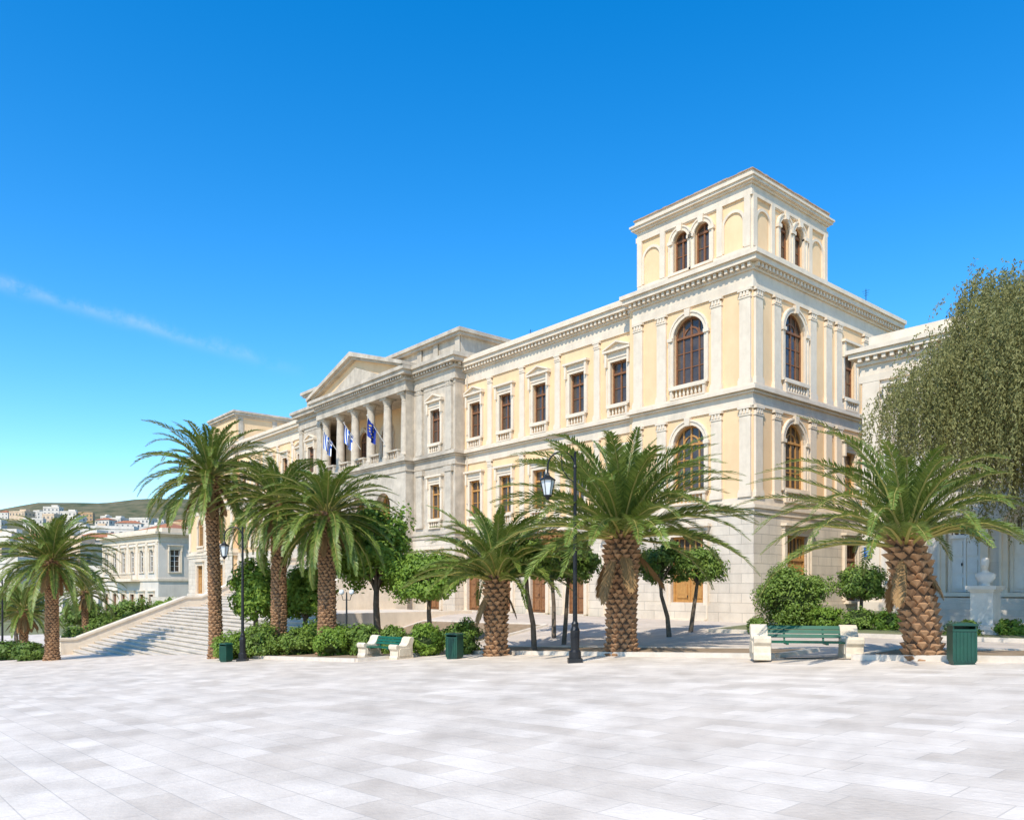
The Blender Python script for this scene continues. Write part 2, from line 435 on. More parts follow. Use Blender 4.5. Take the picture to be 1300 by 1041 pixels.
# portico
pw=[PC-3.6,PC,PC+3.6]
W.tf=front(-1.6); facade(W,P0,P1,Z2,15.4,[(x,1.5,11.0,14.2,True) for x in pw],mi=0)
lwin=window(1.5,3.2,True,bal=False)
for x in pw: put(lwin,(x,-1.6,11.0))
W.tf=front(1.0); facade(W,P0,P1,3.0,Z1+.1,[(x,2.0,3.3,8.4,True) for x in pw],mi=2,depth=.8)
facade(W,P0,P1,-4.5,3.0,[],mi=1)
adoor=door(1.96,5.05,arch=True)
for x in pw: put(adoor,(x,.55,3.32))
# left pavilion
wall(front(0),61,74.5,[(64.4,1.8,11.3,14.5,True),(70.6,1.8,11.3,14.5,True)],[(64.4,1.8,6.2,9.3,True),(70.6,1.8,6.2,9.3,True)],[(64.4,1.9,.1,4.0,False),(70.6,1.9,.1,4,False)])
for x in(64.4,70.6): put(awin,(x,0,11.3)); put(awin_lo,(x,0,6.2)); put(bdoor,(x,.12,.1))
W.tf=side(61); facade(W,0,.6,-4,16,[],mi=0)
W.tf=None
W.box(-.0,74.5,-DEP-.3,-DEP,-4,16,0); W.box(74.5,74.8,-DEP,-.01,-4,16,0)
W.box(6.9,7.2,-.5,-.02,-4,16,0)
W.obj('wall',[PLASTER,BASE,OLDMARBLE],TH)
# plinths and string courses / cornices (stacked slabs, nudged so nothing is coplanar)
def slabs(mb,x0,x1,yb,yf,layers,e=0.0,openleft=0,openright=0):
    for z0,z1,p in layers:
        mb.box(x0-p*(1-openright),x1+p*(1-openleft),yb,yf+p,z0+e,z1+e)
ENT=[(14.9,15.28,.08),(15.28,15.66,.04),(15.66,15.76,.14),(15.96,16.2,.42),(16.2,16.4,.53)]
BELT=[(9.65,9.95,.07),(9.95,10.22,.04),(10.22,10.32,.16),(10.34,10.5,.3),(10.5,10.62,.18)]
BS=[(4.85,5.1,.18),(5.1,5.26,.25),(5.26,5.6,.1)]
PL=[(-4.4,.75,.24),(.75,.86,.18)]
def dentils(mb,x0,x1,y,z0,z1,step=.3,w=.15,d=.2,sidex=None):
    n=int((x1-x0)/step)
    for i in range(n+1):
        x=x0+i*(x1-x0)/n
        if sidex is None: mb.box(x-w/2,x+w/2,y-.02,y+d,z0,z1)
        else: mb.box(sidex-d,sidex+.02,-x-w/2,-x+w/2,z0,z1)
C=MB()
slabs(C,-.0,6.9,-DEP+.4,0,ENT,.02); slabs(C,0,6.9,-DEP+.4,0,BELT,.02); slabs(C,0,6.9,-DEP+.4,0,BS,.01)
C.box(-.1,7.0,-DEP+.5,.1,10.3,10.4)
slabs(C,7.3,21.8,-DEP+.5,-.5,ENT,-.003,1,1); slabs(C,7.3,21.8,-DEP+.5,-.5,BELT,-.003,1,1); slabs(C,7.3,21.8,-2,-.5,BS,-.003,1,1)
slabs(C,CB1+.3,60.9,-DEP+.5,-.5,ENT,-.003,1,1); slabs(C,CB1+.3,60.9,-DEP+.5,-.5,BELT,-.003,1,1)
slabs(C,61,74.5,-DEP+.4,0,ENT,.03); slabs(C,61,74.5,-DEP+.4,0,BELT,.03); slabs(C,61,74.5,-1,0,BS,.02)
dentils(C,.0,6.9,.12,15.78,15.97); dentils(C,0,DEP-.4,0,15.78,15.97,sidex=-.12)
C.box(-.13,7.03,-DEP+.5,.13,15.77,15.98)
dentils(C,7.1,21.8,-.37,15.75,15.95); C.box(7.2,21.8,-DEP+.6,-.365,15.74,15.955)
dentils(C,61,74.5,.14,15.79,15.99,.4); C.box(60.86,74.6,-DEP+.6,.14,15.78,16.0)
C.box(CB1+.3,60.9,-DEP+.6,-.36,15.74,15.955)
# low parapet over wings
C.box(7.6,21.7,-.75,-.45,16.39,16.72); C.box(CB1+.4,60.8,-.75,-.45,16.39,16.72)
C.box(-.1,.25,-DEP+.5,-7.2,16.41,16.62)
C.obj('cornice',[MARBLE],TH)
for x0,x1,yb in((0,6.9,-DEP+.45),(61,74.5,-1.5)):
    P=MB(); slabs(P,x0,x1,yb,.0,PL,.004); P.obj('plinth',[BASE],TH)
# central block entablature, attic and pediment
CB=MB()
E2=[(15.25,15.6,.1),(15.6,15.95,.06),(15.95,16.1,.22),(16.28,16.56,.52),(16.56,16.8,.65)]
slabs(CB,CB0,CB1,-DEP+.6,.3,E2,.006)
slabs(CB,P0,P1,-1.2,1.0,E2,.012)
dentils(CB,CB0+.05,P0-.15,.5,16.1,16.28,.32); dentils(CB,P0+.05,P1-.05,1.2,16.1,16.28,.32); dentils(CB,-.2,6,0,16.1,16.28,.32,sidex=CB0-.2)
CB.box(CB0-.15,CB1+.1,-DEP+.7,.45,16.08,16.3); CB.box(P0-.15,P1+.1,-1,1.15,16.085,16.305)
slabs(CB,CB0,CB1,-1.4,.3,BELT,.008); slabs(CB,P0,P1,-1.6,1.0,BELT,.014); slabs(CB,CB0,CB1,-1.4,.3,BS,.008)
CB.obj('entablature',[OLDMARBLE],TH)
A=MB()
A.box(CB0+.2,CB1-.2,-7.0,-.3,16.8,18.2,0); A.box(CB0-.1,CB1+.1,-7.3,0.0,18.2,18.38,0); A.box(CB0-.25,CB1+.25,-7.45,.15,18.38,18.62,0)
A.box(CB0+.1,CB1-.1,-7.1,-.2,16.8,17.05,0)
for x in(22.1,24.6,26.6): A.box(x,x+.5,-.25,-.18,17.05,18.2,0)
A.obj('attic',[OLDMARBLE],TH)
PD=MB()
px0,px1,pm,pb_,pt=P0-.65,P1+.65,PC,16.83,19.1
PD.prism([(px0+.5,pb_),(px1-.5,pb_),(pm,pt-.25)],-6,1.15,1)
for a in(px0,px1):
    PD.prism([(a,pb_),(a,pb_+.24),(pm,pt+.22),(pm,pt-.12)],-6,1.75,0)
    PD.prism([(a+(.5 if a==px0 else -.5),pb_),(a+(.5 if a==px0 else -.5),pb_+.14),(pm,pt-.1),(pm,pt-.32)],.9,1.5,0)
PD.prism([(pm-3.4,17.0),(pm+3.4,17.0),(pm,18.2)],1.1,1.25,0)
PD.obj('pediment',[OLDMARBLE,PLASTER],TH)
# columns
cm=MB()
cm.box(-.45,.45,-.45,.45,0,.22); prof=[(.42,.22),(.43,.32),(.36,.4),(.35,.5),(.345,1.6),(.32,2.9),(.29,4.0),(.31,4.02),(.31,4.08),(.27,4.1),(.30,4.2),(.42,4.5)]
cm.lathe(prof,20); cm.box(-.45,.45,-.45,.45,4.5,4.67)
colm=cm.mesh('column',[OLDMARBLE])
cs_=(P1-P0-1.4)/5
for i in range(6): newobj('column',colm,TH,(P0+.7+i*cs_,.55,10.63))
cp=MB()
cp.box(-.45,.45,-.2,.16,0,.3); cp.box(-.33,.33,-.2,.1,.3,3.6); cp.box(-.45,.45,-.2,.16,3.6,3.95)
lowp=cp.mesh('pilaster',[OLDMARBLE])
for x in(22.5,25.9,40.9,44.3): newobj('pilaster',lowp,TH,(x,.38,5.62))
bb=MB()
for i in range(5): balustrade(bb,P0+.7+i*cs_+.45,P0+.7+(i+1)*cs_-.45,10.63,11.35,.7,.95,0,.26)
bb.obj('balustrade',[OLDMARBLE],TH)
# pilasters
def pil(h,w,d,mt=MARBLE):
    m=MB(); m.box(-w/2-.06,w/2+.06,-.05,d+.05,0,.22); m.box(-w/2-.03,w/2+.03,-.05,d+.03,.22,.32)
    m.box(-w/2,w/2,-.05,d,.32,h-.42); m.box(-w/2-.03,w/2+.03,-.05,d+.03,h-.42,h-.35); m.box(-w/2,w/2,-.05,d+.005,h-.35,h-.2)
    for sx in(-1,0,1): m.box(sx*w*.3-.055,sx*w*.3+.055,d-.01,d+.05,h-.33,h-.12)
    m.box(-w/2-.06,w/2+.06,-.05,d+.07,h-.12,h); return m.mesh('pilaster',[mt])
pu=pil(14.9-10.62,.56,.12); pl_=pil(9.65-5.6,.56,.12); pu2=pil(14.9-10.62,.42,.1); pl2=pil(9.65-5.6,.42,.1)
pf=pil(15.25-10.62,.62,.16,OLDMARBLE)
for x in(22.45,25.9,40.9,44.35): newobj('pilaster',pf,TH,(x,.3,10.63))
def tw(mesh,x,z,sidey=None,y=0):
    if sidey is None: newobj('pilaster',mesh,TH,(x,y,z))
    else: newobj('pilaster',mesh,TH,(sidey,-x,z),r90)
for x in(.34,1.85,5.05,6.55,61.35,66,69,74.1): tw(pu,x,10.64); tw(pl_,x,5.62)
for x in(.34,1.85,5.05,6.55,7.6,10.5,14.0): tw(pu,x,10.64,0.0); tw(pl_,x,5.62,0.0)
for x in(9.9,13.0,16.1,19.2,47.9,51.1,54.3,57.6): tw(pu2,x,10.63,None,-.5); tw(pl2,x,5.6,None,-.5)
# tower
def tower(x0):
    t=MB(); a,b=x0+.22,x0+6.78; zt0,zt1=16.43,19.3; c1,c2=x0+2.85,x0+4.1
    t.tf=front(-.22); facade(t,a,b,zt0,zt1,[(c1,.86,16.9,18.85,True),(c2,.86,16.9,18.85,True)],depth=.28)
    t.tf=side(a); facade(t,.22,6.8,zt0,zt1,[(2.95,.86,16.9,18.85,True),(4.2,.86,16.9,18.85,True)],depth=.28); t.tf=None
    t.box(a+.35,b,-6.8,-6.5,zt0,zt1); t.box(b-.25,b,-6.5,-.55,zt0,zt1)
    def trim(cs,a,b):
        for c in cs:
            w,zb,zt=1.0,16.95,18.65
            ol=[(c+x,zb+z) for x,z in outline(w,zt-zb,True)]; oo=[(c+x,zb+z) for x,z in outline(w,zt-zb,True,.13)]
            t.ring(ol,oo,-.03,.07,1)
        t.box(a,b,-.03,.1,16.55,16.88,1)
        for p in(a+.15,a+1.62,b-1.62,b-.15): t.box(p-.15,p+.15,-.03,.12,16.88,19.2,1)
        t.box((a+b)/2-1.6,(a+b)/2+1.6,-.03,.06,19.1,19.2,1)
    t.tf=front(-.22); trim([x0+1.12,x0+5.88],a-.003,b+.003)
    t.tf=side(a); trim([1.12,5.9],.217,6.803); t.tf=None
    for z0,z1,p in((19.15,19.4,.1),(19.4,19.66,.05),(19.66,19.76,.14),(19.76,19.89,.27),(19.89,19.98,.34)):
        t.box(a-p,b+p,-6.8-p,-.22+p,z0,z1,1)
    t.box(a-.14,b+.14,-6.95,-.08,19.98,20.24,1)
    rr=random.Random(3)
    n=26
    for i in range(n):      # thin irregular tiled rim
        xx=a-.2+(b-a+.4)*i/n; dx=(b-a+.4)/n-.02
        t.box(xx,xx+dx,-.3,-.02,20.242,20.242+rr.uniform(.03,.07),2)
        yy=-.32-(6.6)*i/n; t.box(a-.2,a+.06,yy-.23,yy,20.242,20.242+rr.uniform(.03,.07),2)
    t.obj('tower',[PLASTER,MARBLE,ROOF],TH)
    for c in(c1,c2): put(twin,(c,-.22,16.9))
    for dy in(2.95,4.2): put(twin,(a,-dy,16.9),r90)
tower(0)
at_=MB()   # plain flat attic on the far pavilion
at_.box(61.4,68.4,-12.6,-.4,16.45,19.3,0)
for z0,z1,p in((16.46,16.8,.12),(19.3,19.5,.1),(19.5,19.75,.3),(19.75,19.95,.42)): at_.box(61.4-p,68.4+p,-12.6-p,-.4+p,z0,z1,1)
for y in(-.9,-4.6,-8.4,-12.2): at_.box(61.3,61.41,y-.25,y+.25,16.8,19.3,1)
at_.obj('attic',[PLASTER,OLDMARBLE],TH)
rf=MB(); rf.box(.5,74.0,-DEP+.6,-13.2,16.41,16.5); rf.obj('roof',[ROOF],TH)
for pts in ([(1.2,-13.2,16.4),(1.2,-13.2,18.4)],[(18.2,-3,16.4),(18.2,-3,18.2)]):
    an=MB(); an.path(pts,.018,5); x_,y_,_=pts[0]; zt=pts[1][2]
    for k in range(3): an.path([(x_-.2+.04*k,y_,zt-.1-k*.13),(x_+.2-.04*k,y_,zt-.1-k*.13)],.009,4)
    an.obj('antenna',[IRON],TH)
for x_ in(7.15,21.55):
    dp=MB(); dp.path([(x_,-.42,15.5),(x_,-.42,5.7)],.05,8)
    for z_ in(7,9,11.5,13.5): dp.box(x_-.08,x_+.08,-.5,-.36,z_,z_+.06)
    dp.obj('drainpipe',[OLDMARBLE],TH)
tr=MB(); tr.box(43.2,75.5,.5,4,-4.5,-.3); tr.box(43.2,75.5,3.6,4,-.3,.5); tr.obj('terrace',[BASE],TH)
# staircase
ST=newobj('staircase',None,None,(CX,CY,0),ROT); tag(ST,'broad white marble staircase rising to the town hall portico','staircase')
stp=MB(); n1=17; q=18.6; z=-2.95
dq=7.6/n1; dz=3.05/n1
for i in range(n1):
    z+=dz; stp.box(18.2,42,2,q-i*dq-.07,z-dz-(.5 if i==0 else .0)+.0,z-.06)
    stp.box(18.2,42,q-(i+1)*dq-.12,q-i*dq,z-.06,z)
q=q-n1*dq-1.2; n2=20
for i in range(n2):
    stp.box(27.002,41.998,1.1,q-i*.36-.05,z,z+.12); stp.box(27.002,41.998,1.1,q-i*.36,z+.12,z+.165); z+=.165
stp.obj('step',[STEPM],ST)
fl=MB(); fl.box(18.21,41.99,2.0,10.9,-.1,.103); fl.obj('landing',[STEPM],ST)
pp=MB()
pp.prismx([(1.1,3.9),(1.1,-4),(19.3,-4),(19.3,-2.1),(18.4,-2.1),(10.9,.75),(9.8,.75),(2.4,3.9)],42,42.7)
pp.prismx([(19.4,-2.1),(19.4,-1.95),(18.4,-1.95),(10.9,.9),(9.8,.9),(2.4,4.05),(1.1,4.05),(1.1,3.9),(2.4,3.9),(9.8,.75),(10.9,.75),(18.4,-2.1)],41.92,42.78)
pp.obj('parapet',[MARBLE],ST)
pp=MB(); pp.prismx([(2.1,.2),(2.1,-4),(17.2,-4),(17.2,-1.7),(10.9,.2)],17.75,18.2); pp.obj('parapet',[MARBLE],ST)
pp=MB(); pp.prismx([(1.1,3.9),(1.1,0),(9.6,0),(9.6,.6),(2.4,3.9)],26.4,27); pp.obj('parapet',[MARBLE],ST)
# flags
def flag(x,z,kind):
    root=newobj('flag',None,None,(*xy(x,1.0),z),ROT)
    root.scale=(.8,.8,.8)
    p=MB(); p.path([(0,0,0),(0,1.75,2.2)],.035,6); p.lathe([(.02,0),(.07,.05),(.02,.12)],8,(0,1.75,2.2)); p.obj('flag_pole',[WHITEP],root)
    c=MB(); nx,nz=10,18
    H,Wd=1.65,.95
    def P_(i,j):
        u,v=i/nx,j/nz
        yy=1.68-u*Wd*(1-.35*v)
        xx=.13*math.sin(u*9+v*2)*(.4+v)+.05*math.sin(v*5)
        return (xx,yy,2.1-v*H*(1-.12*u)-1.05*u-.06*math.sin(u*5))
    vs=[P_(i,j) for j in range(nz+1) for i in range(nx+1)]
    for j in range(nz):
        for i in range(nx):
            if kind=='striped':
                mi=0 if (i%2==0) else 1
                if j<8 and i>3: mi=0 if not(j in(3,4) or i in(6,7)) else 1
            else:
                a,b=(i-4.5)/3,(j-8)/5
                rr=a*a+b*b
                mi=3 if (.7<rr<1.35 and (i+j)%3==0) else 2
            k=j*(nx+1)+i
            c.add([vs[k],vs[k+1],vs[k+nx+2],vs[k+nx+1]],[(0,1,2,3)],mi)
    c.obj('cloth',[BLUE,FWHITE,DBLUE,GOLD],root,smooth=True)
    return root
for x,z,k,l in((29.6,12.0,'eu','dark blue flag with ring of yellow stars'),(33.0,12.0,'striped','blue and white striped flag with cross'),(36.3,12.0,'striped','blue and white striped flag with cross')):
    tag(flag(x,z,k),l+' hanging from portico pole','flag')
# ------------------------------------------------------------------ neighbour on the right
GG=4.35
ox,oy=CX+1.2*.76194+GG*.64766, CY+1.2*.64766-GG*.76194
NB=newobj('neoclassical_building',None,None,(ox,oy,0),ROT); tag(NB,'two storey pale marble building with cornice and white doors','building')
n_=MB(); n_.tf=front(0)
ups=[-1.75-2.1*i for i in range(7)]
facade(n_,-16,0,5.5,10.3,[(x,1.0,7.1,9.1,False) for x in ups])
facade(n_,-16,0,1.2,5.5,[(ups[0],1.0,2.0,3.9,False)]+[(x,1.2,1.4,4.3,True) for x in ups[1:]])
facade(n_,-16,0,-1,1.2,[]); n_.tf=None
n_.box(-16,-.01,-12,-11.8,-1,10.3); n_.box(-.2,0,-11.8,-.3,-1,10.3); n_.box(-16,-15.8,-11.8,-.3,-1,10.3)
n_.obj('wall',[BASE2],NB)
c=MB()
for z0,z1,p in((9.95,10.25,.1),(10.25,10.65,.06),(10.65,10.78,.18),(10.95,11.15,.4),(11.15,11.32,.5)): c.box(-16-p,p,-12,p,z0,z1)
dentils(c,-15.9,-.05,.14,10.78,10.95,.32); c.box(-16.1,.1,-11.9,.12,10.77,10.96)
c.box(-15.9,-.2,-.5,-.15,11.32,11.85)
c.obj('cornice',[MARBLE],NB)
c=MB(); c.box(-16.1,.1,-.5,.12,5.35,5.62); c.box(-16.1,.16,-.5,.2,5.62,5.74); c.obj('string_course',[MARBLE],NB)
c=MB(); c.box(-16.1,.12,-.5,.14,-1,1.0); c.obj('plinth',[MARBLE],NB)
for x in(-.4,-15.6):
    c=MB(); c.box(x-.35,x+.35,-.2,.09,1.0,5.35); c.box(x-.35,x+.35,-.2,.09,5.35,9.95); c.obj('pilaster',[MARBLE],NB)
nw=window(1.0,2.0,False,'flat',wood=WHITEP,bal=False); nw2=window(1.0,1.9,False,'plain',wood=WHITEP,bal=False); nd=door(1.2,2.9,wood=WHITEP,arch=True)
for x in ups: put(nw,(x,0,7.1),0,NB)
put(nw2,(ups[0],0,2.0),0,NB)
for x in ups[1:]: put(nd,(x,0,1.4),0,NB)
fs=MB()
for i in range(7): fs.box(-15,-3,0.15,.5+.3*(7-i),-.5+i*.001,i*.2,0)
fs.obj('step',[STEPM],NB)
# sign on that wall
sg=newobj('street_sign',None,None,(0,0,0),ROT)
t=.32; sg.location=(ox+t*.64766+NX*.16,oy-t*.76194+NY*.16,2.85)
m=MB(); m.box(-.16,.16,0,.03,0,.36,0); m.obj('plate',[SIGNB],sg)
m=MB(); m.box(-.11,.11,.03,.038,.24,.275,0); m.box(-.08,.08,.03,.038,.16,.19,0); m.box(-.04,.04,.03,.038,.07,.11,0); m.obj('lettering',[FWHITE],sg)
tag(sg,'small blue plate with white writing on marble wall','sign')
# ------------------------------------------------------------------ foliage
def qmesh(name,V,mats,mi=None,extra=None):
    V=np.asarray(V).reshape(-1,3); n=len(V)//4
    me=bpy.data.meshes.new(name)
    vs=V; fs=np.arange(4*n).reshape(-1,4)
    if extra is not None:
        ev,ef,em=extra
        vl=vs.tolist()+list(ev); fl=fs.tolist()+[tuple(i+4*n for i in f) for f in ef]
        me.from_pydata(vl,[],fl)
        idx=(mi if mi is not None else [0]*n)+em
    else:
        me.from_pydata(vs.tolist(),[],fs.tolist()); idx=(mi if mi is not None else [0]*n)
    for m in mats: me.materials.append(m)
    me.polygons.foreach_set('material_index',idx); me.update()
    return me
def leafquads(rng,c,outd,l,w,flat=.5):
    n=len(c)
    a=rng.normal(size=(n,3)); a/=np.linalg.norm(a,axis=1)[:,None]
    nn=outd+rng.normal(size=(n,3))*flat; nn/=np.linalg.norm(nn,axis=1)[:,None]
    a=np.cross(nn,a); a/=np.linalg.norm(a,axis=1)[:,None]+1e-6
    b=np.cross(nn,a)
    L=(l*(.6+.8*rng.random(n)))[:,None]; Wd=(w*(.6+.8*rng.random(n)))[:,None]
    return np.stack([c-a*L,c+b*Wd-a*L*.1,c+a*L,c-b*Wd-a*L*.1],1)
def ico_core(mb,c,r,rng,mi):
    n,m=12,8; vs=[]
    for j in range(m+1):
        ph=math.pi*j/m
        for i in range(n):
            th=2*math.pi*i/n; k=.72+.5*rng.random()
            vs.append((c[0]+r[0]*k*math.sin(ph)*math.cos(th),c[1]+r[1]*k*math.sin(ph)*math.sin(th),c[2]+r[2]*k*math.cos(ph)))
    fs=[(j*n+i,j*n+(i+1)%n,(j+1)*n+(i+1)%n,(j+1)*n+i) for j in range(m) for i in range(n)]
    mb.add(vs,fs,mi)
def crown_leaves(seed,r,nclump,nleaf,l,w,cz=0.0,core=.55,shell=.45,clump=.3,zmin=None,flip=True):
    rng=np.random.default_rng(seed)
    d=rng.normal(size=(nclump,3)); d/=np.linalg.norm(d,axis=1)[:,None]
    if flip: d[:,2]=np.where(d[:,2]<-.72,-d[:,2]*.6,d[:,2])
    rad=shell+(1-shell)*rng.random(nclump)**.6
    cc=d*rad[:,None]*(1-clump*.55)
    cs=clump*(.6+.8*rng.random(nclump))
    k=rng.integers(0,nclump,nleaf)
    e=rng.normal(size=(nleaf,3)); e/=np.linalg.norm(e,axis=1)[:,None]
    rr=rng.random(nleaf)**.45
    pos=cc[k]+e*(rr*cs[k])[:,None]
    rv=np.array(r)
    V=leafquads(rng,pos*rv+np.array([0,0,cz]),e*.8+d[k]*.5+np.array([0,0,.35]),l,w)
    if zmin is not None:
        mean=V[:,:,2].mean(1); V=V[mean>zmin]
    mb=MB()
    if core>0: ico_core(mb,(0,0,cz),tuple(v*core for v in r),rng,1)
    return V,mb
def shrub(px,Y,wpx,ytop,leafm,seed,name='shrub',label='rounded green garden shrub in a planting bed',cat='shrub',group=None,n=3500,dry=1.0,lsz=.075):
    x,y,z=at(px,Y); r=wpx*Y/2000; h=zpx(ytop,Y)-z
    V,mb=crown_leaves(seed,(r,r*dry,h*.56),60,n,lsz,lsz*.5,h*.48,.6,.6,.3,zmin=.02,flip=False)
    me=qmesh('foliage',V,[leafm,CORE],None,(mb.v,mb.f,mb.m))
    root=newobj(name,None,None,(x,y,z-.03)); newobj('foliage',me,root)
    st=MB(); st.path([(0,0,-.1),(.03,0,h*.4)],[.06,.03],6); st.obj('stem',[BARK],root)
    tag(root,label,cat,group); return root
def tree(px,Y,yc,rxp,ryp,leafm,seed,label,trunkr=.1,n=7000,lsz=.1,core=.45,lean=0,name='tree',clump=.28,nc=60):
    x,y,z=at(px,Y); rx=rxp*Y/1000; rz=ryp*Y/1000; zc=zpx(yc,Y)-z
    root=newobj(name,None,None,(x,y,z))
    V,mb=crown_leaves(seed,(rx,rx*.95,rz),nc,n,lsz,lsz*.5,zc,core,.45,clump)
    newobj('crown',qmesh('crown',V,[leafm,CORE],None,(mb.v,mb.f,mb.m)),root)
    rg=random.Random(seed); t=MB()
    base=zc-rz*.75
    t.path([(lean,0,-.2),(lean*.7+.03,.02,base*.4),(lean*.2-.02,0,base*.8),(0,0,base+.25)],[trunkr*1.25,trunkr,trunkr*.85,trunkr*.75],8)
    for i in range(6):
        a=i*1.05+rg.random(); rr=rx*.62
        t.path([(0,0,base+.1*rg.random()),(rr*.4*math.cos(a),rr*.4*math.sin(a),base+rz*.5),(rr*math.cos(a),rr*math.sin(a),zc+rz*(.1+.4*rg.random()))],[trunkr*.6,trunkr*.4,trunkr*.15],6)
    t.obj('trunk',[BARK],root,smooth=True)
    tag(root,label,'tree'); return root
# ------------------------------------------------------------------ palms
def frond_crown(seed,Rr,nf=62,dead=6,low=0,lw=.05,nl=64,bmin=62,bmax=100,asym=0.0):
    rg=random.Random(seed); Q=[];MI=[]; mb=MB()
    for i in range(nf+dead):
        isd=i>=nf
        t=i/nf; az=i*2.39996+rg.uniform(-.2,.2)
        el=math.radians(84-(84-low)*t**.85+rg.uniform(-8,8)) if not isd else math.radians(rg.uniform(-70,-40))
        Ln=Rr*(1.05+.22*rg.random())*(.8 if t<.12 else 1)*(1 if not isd else .45)*(1-asym*math.cos(az))
        bend=math.radians(rg.uniform(bmin,bmax)*(1-.15*t)) if not isd else math.radians(20)
        K=12; p=Vector((math.cos(az)*.16,math.sin(az)*.16,(.25-.4*t) if not isd else -.25)); pts=[p.copy()]; dirs=[]
        tw_=rg.uniform(-.25,.25)
        for k in range(K):
            e=el-bend*((k+.5)/K)**1.5; a2=az+tw_*(k/K)**2
            d=Vector((math.cos(e)*math.cos(a2),math.cos(e)*math.sin(a2),math.sin(e)))
            p=p+d*(Ln/K); pts.append(p.copy()); dirs.append(d)
        dirs.append(dirs[-1])
        mb.path([tuple(q_) for q_ in pts[::2]],[.045,.034,.024,.017,.012,.008,.004],4,2 if isd else 1)
        roll=rg.uniform(-.35,.35)
        for j in range(nl):
            u=.12+.88*j/nl; f=u*K; k=min(int(f),K-1); fr=f-k
            c=pts[k].lerp(pts[k+1],fr); d=dirs[k]
            sd=d.cross(Vector((0,0,1)))
            if sd.length<.08: sd=Vector((-math.sin(az),math.cos(az),0))
            sd.normalize(); up=sd.cross(d).normalized()
            sd=(sd*math.cos(roll)+up*math.sin(roll)).normalized(); up=sd.cross(d).normalized()
            ml=Rr*.135*max(.25,1-((u-.45)/.6)**2)*(.9+.2*rg.random())
            for sg_ in(-1,1):
                dd=(sd*sg_*rg.uniform(.48,.68)+d*rg.uniform(.6,.82)+up*rg.uniform(.08,.36)).normalized()
                if isd: dd=(dd+Vector((0,0,-.6))).normalized()
                tip=c+dd*ml+Vector((0,0,-ml*.1))
                wv=dd.cross(up).normalized()*lw*.5*(1 if u<.9 else .7)
                mid=c+dd*ml*.4
                Q.append([tuple(c),tuple(mid+wv),tuple(tip),tuple(mid-wv)]); MI.append(2 if isd else 0)
    return qmesh('crown',np.array(Q),[PALM,PALMY,PALMD],MI,(mb.v,mb.f,mb.m))
def palm_trunk(seed,h,prof,rowh=.15,nb=13,out=.075):
    rg=random.Random(seed); mb=MB()
    def rad(z):
        t=z/h
        for (t0,r0),(t1,r1) in zip(prof[:-1],prof[1:]):
            if t<=t1: return r0+(r1-r0)*(t-t0)/(t1-t0)
        return prof[-1][1]
    lp=[(rad(h*k/20)*.93,h*k/20) for k in range(21)]; lp[0]=(lp[0][0],-.25)
    mb.lathe(lp+[(.12,h+.25)],16,(0,0,0),1,.05)
    rows=int(h/rowh)
    for j in range(rows+2):
        z=j*rowh
        for i in range(nb):
            a=2*math.pi*(i+(.5 if j%2 else 0)+j*.07)/nb+rg.uniform(-.06,.06)
            r=rad(min(z,h)); hw=math.pi*r/nb*.88; k=rg.uniform(.6,1.35); o=out*k*(1.6 if z>h*.82 else 1)
            ca,sa=math.cos(a),math.sin(a)
            def P_(tn,rd,zz): return (ca*rd-sa*tn,sa*rd+ca*tn,zz)
            z0=z+rg.uniform(-.03,.03)
            v=[P_(-hw,r*.9,z0),P_(hw,r*.9,z0),P_(0,r*.92,z0-rowh*.75),P_(-hw*.75,r+o,z0+rowh*.35),P_(hw*.75,r+o,z0+rowh*.35),P_(0,r+o*.3,z0-rowh*.45),P_(-hw*.6,r*.9,z0+rowh*.55),P_(hw*.6,r*.9,z0+rowh*.55)]
            mb.add(v,[(0,3,5,2),(1,2,5,4),(3,4,5),(3,6,7,4),(0,6,3),(1,4,7)],0)
    return mb.mesh('trunk',[TRK,TRKD])
def palm(px,py,htrunk_y,cr,seed,label,r0,fat=False,nf=62,low=0,rz=0,Y=None,lw=.05,dx=0.0,**kw):
    if Y is None: x,y,z=place(px,py)
    else: x,y,z=at(px,Y)
    h=zpx(htrunk_y,y)-z
    root=newobj('palm_tree',None,None,(x,y,z)); tag(root,label,'palm tree','palm trees along the square')
    if fat: prof=[(0,r0*1.12),(.15,r0*.94),(.5,r0*.98),(.85,r0*1.12),(1,r0*.8)]
    else: prof=[(0,r0*1.25),(.08,r0),(.6,r0*.9),(.84,r0*1.0),(1,r0*1.3)]
    tm=palm_trunk(seed,h,prof,.15 if fat else .13,int(27*r0) if fat else int(28*r0),.075 if fat else .045)
    if dx:
        for v in tm.vertices: v.co.x+=dx*(max(0,v.co.z)/h)**1.5
    newobj('trunk',tm,root)
    newobj('crown',frond_crown(seed,cr,nf,4 if fat else 12,low,lw,**kw),root,(dx,0,h),rz)
palm(1172,837,688,2.5,1,'short stout palm with thick scaly trunk beside bench',.37,True,60,16,lw=.042,dx=-.4,bmin=62,bmax=112,asym=.2)
palm(789,831,680,3.65,2,'stout palm with scaly trunk and wide arching fronds',.45,True,88,6,bmin=50,bmax=98,lw=.056)
palm(630,832,733,2.75,3,'short stout palm with scaly trunk and arching fronds',.37,True,66,10,bmin=50,bmax=98,lw=.056)
palm(415,833,655,2.75,4,'tall palm with shaggy crown above clipped hedges',.37,False,84,-38,bmin=55,bmax=98,lw=.058)
palm(354,833,641,2.7,5,'tall palm with shaggy crown above clipped hedges',.34,False,78,-42,bmin=55,bmax=98,lw=.058)
palm(274,836,606,3.15,6,'tall slender palm with curved trunk near the staircase',.29,False,82,-35,Y=36.6,dx=-.25,bmin=55,bmax=98,lw=.058)
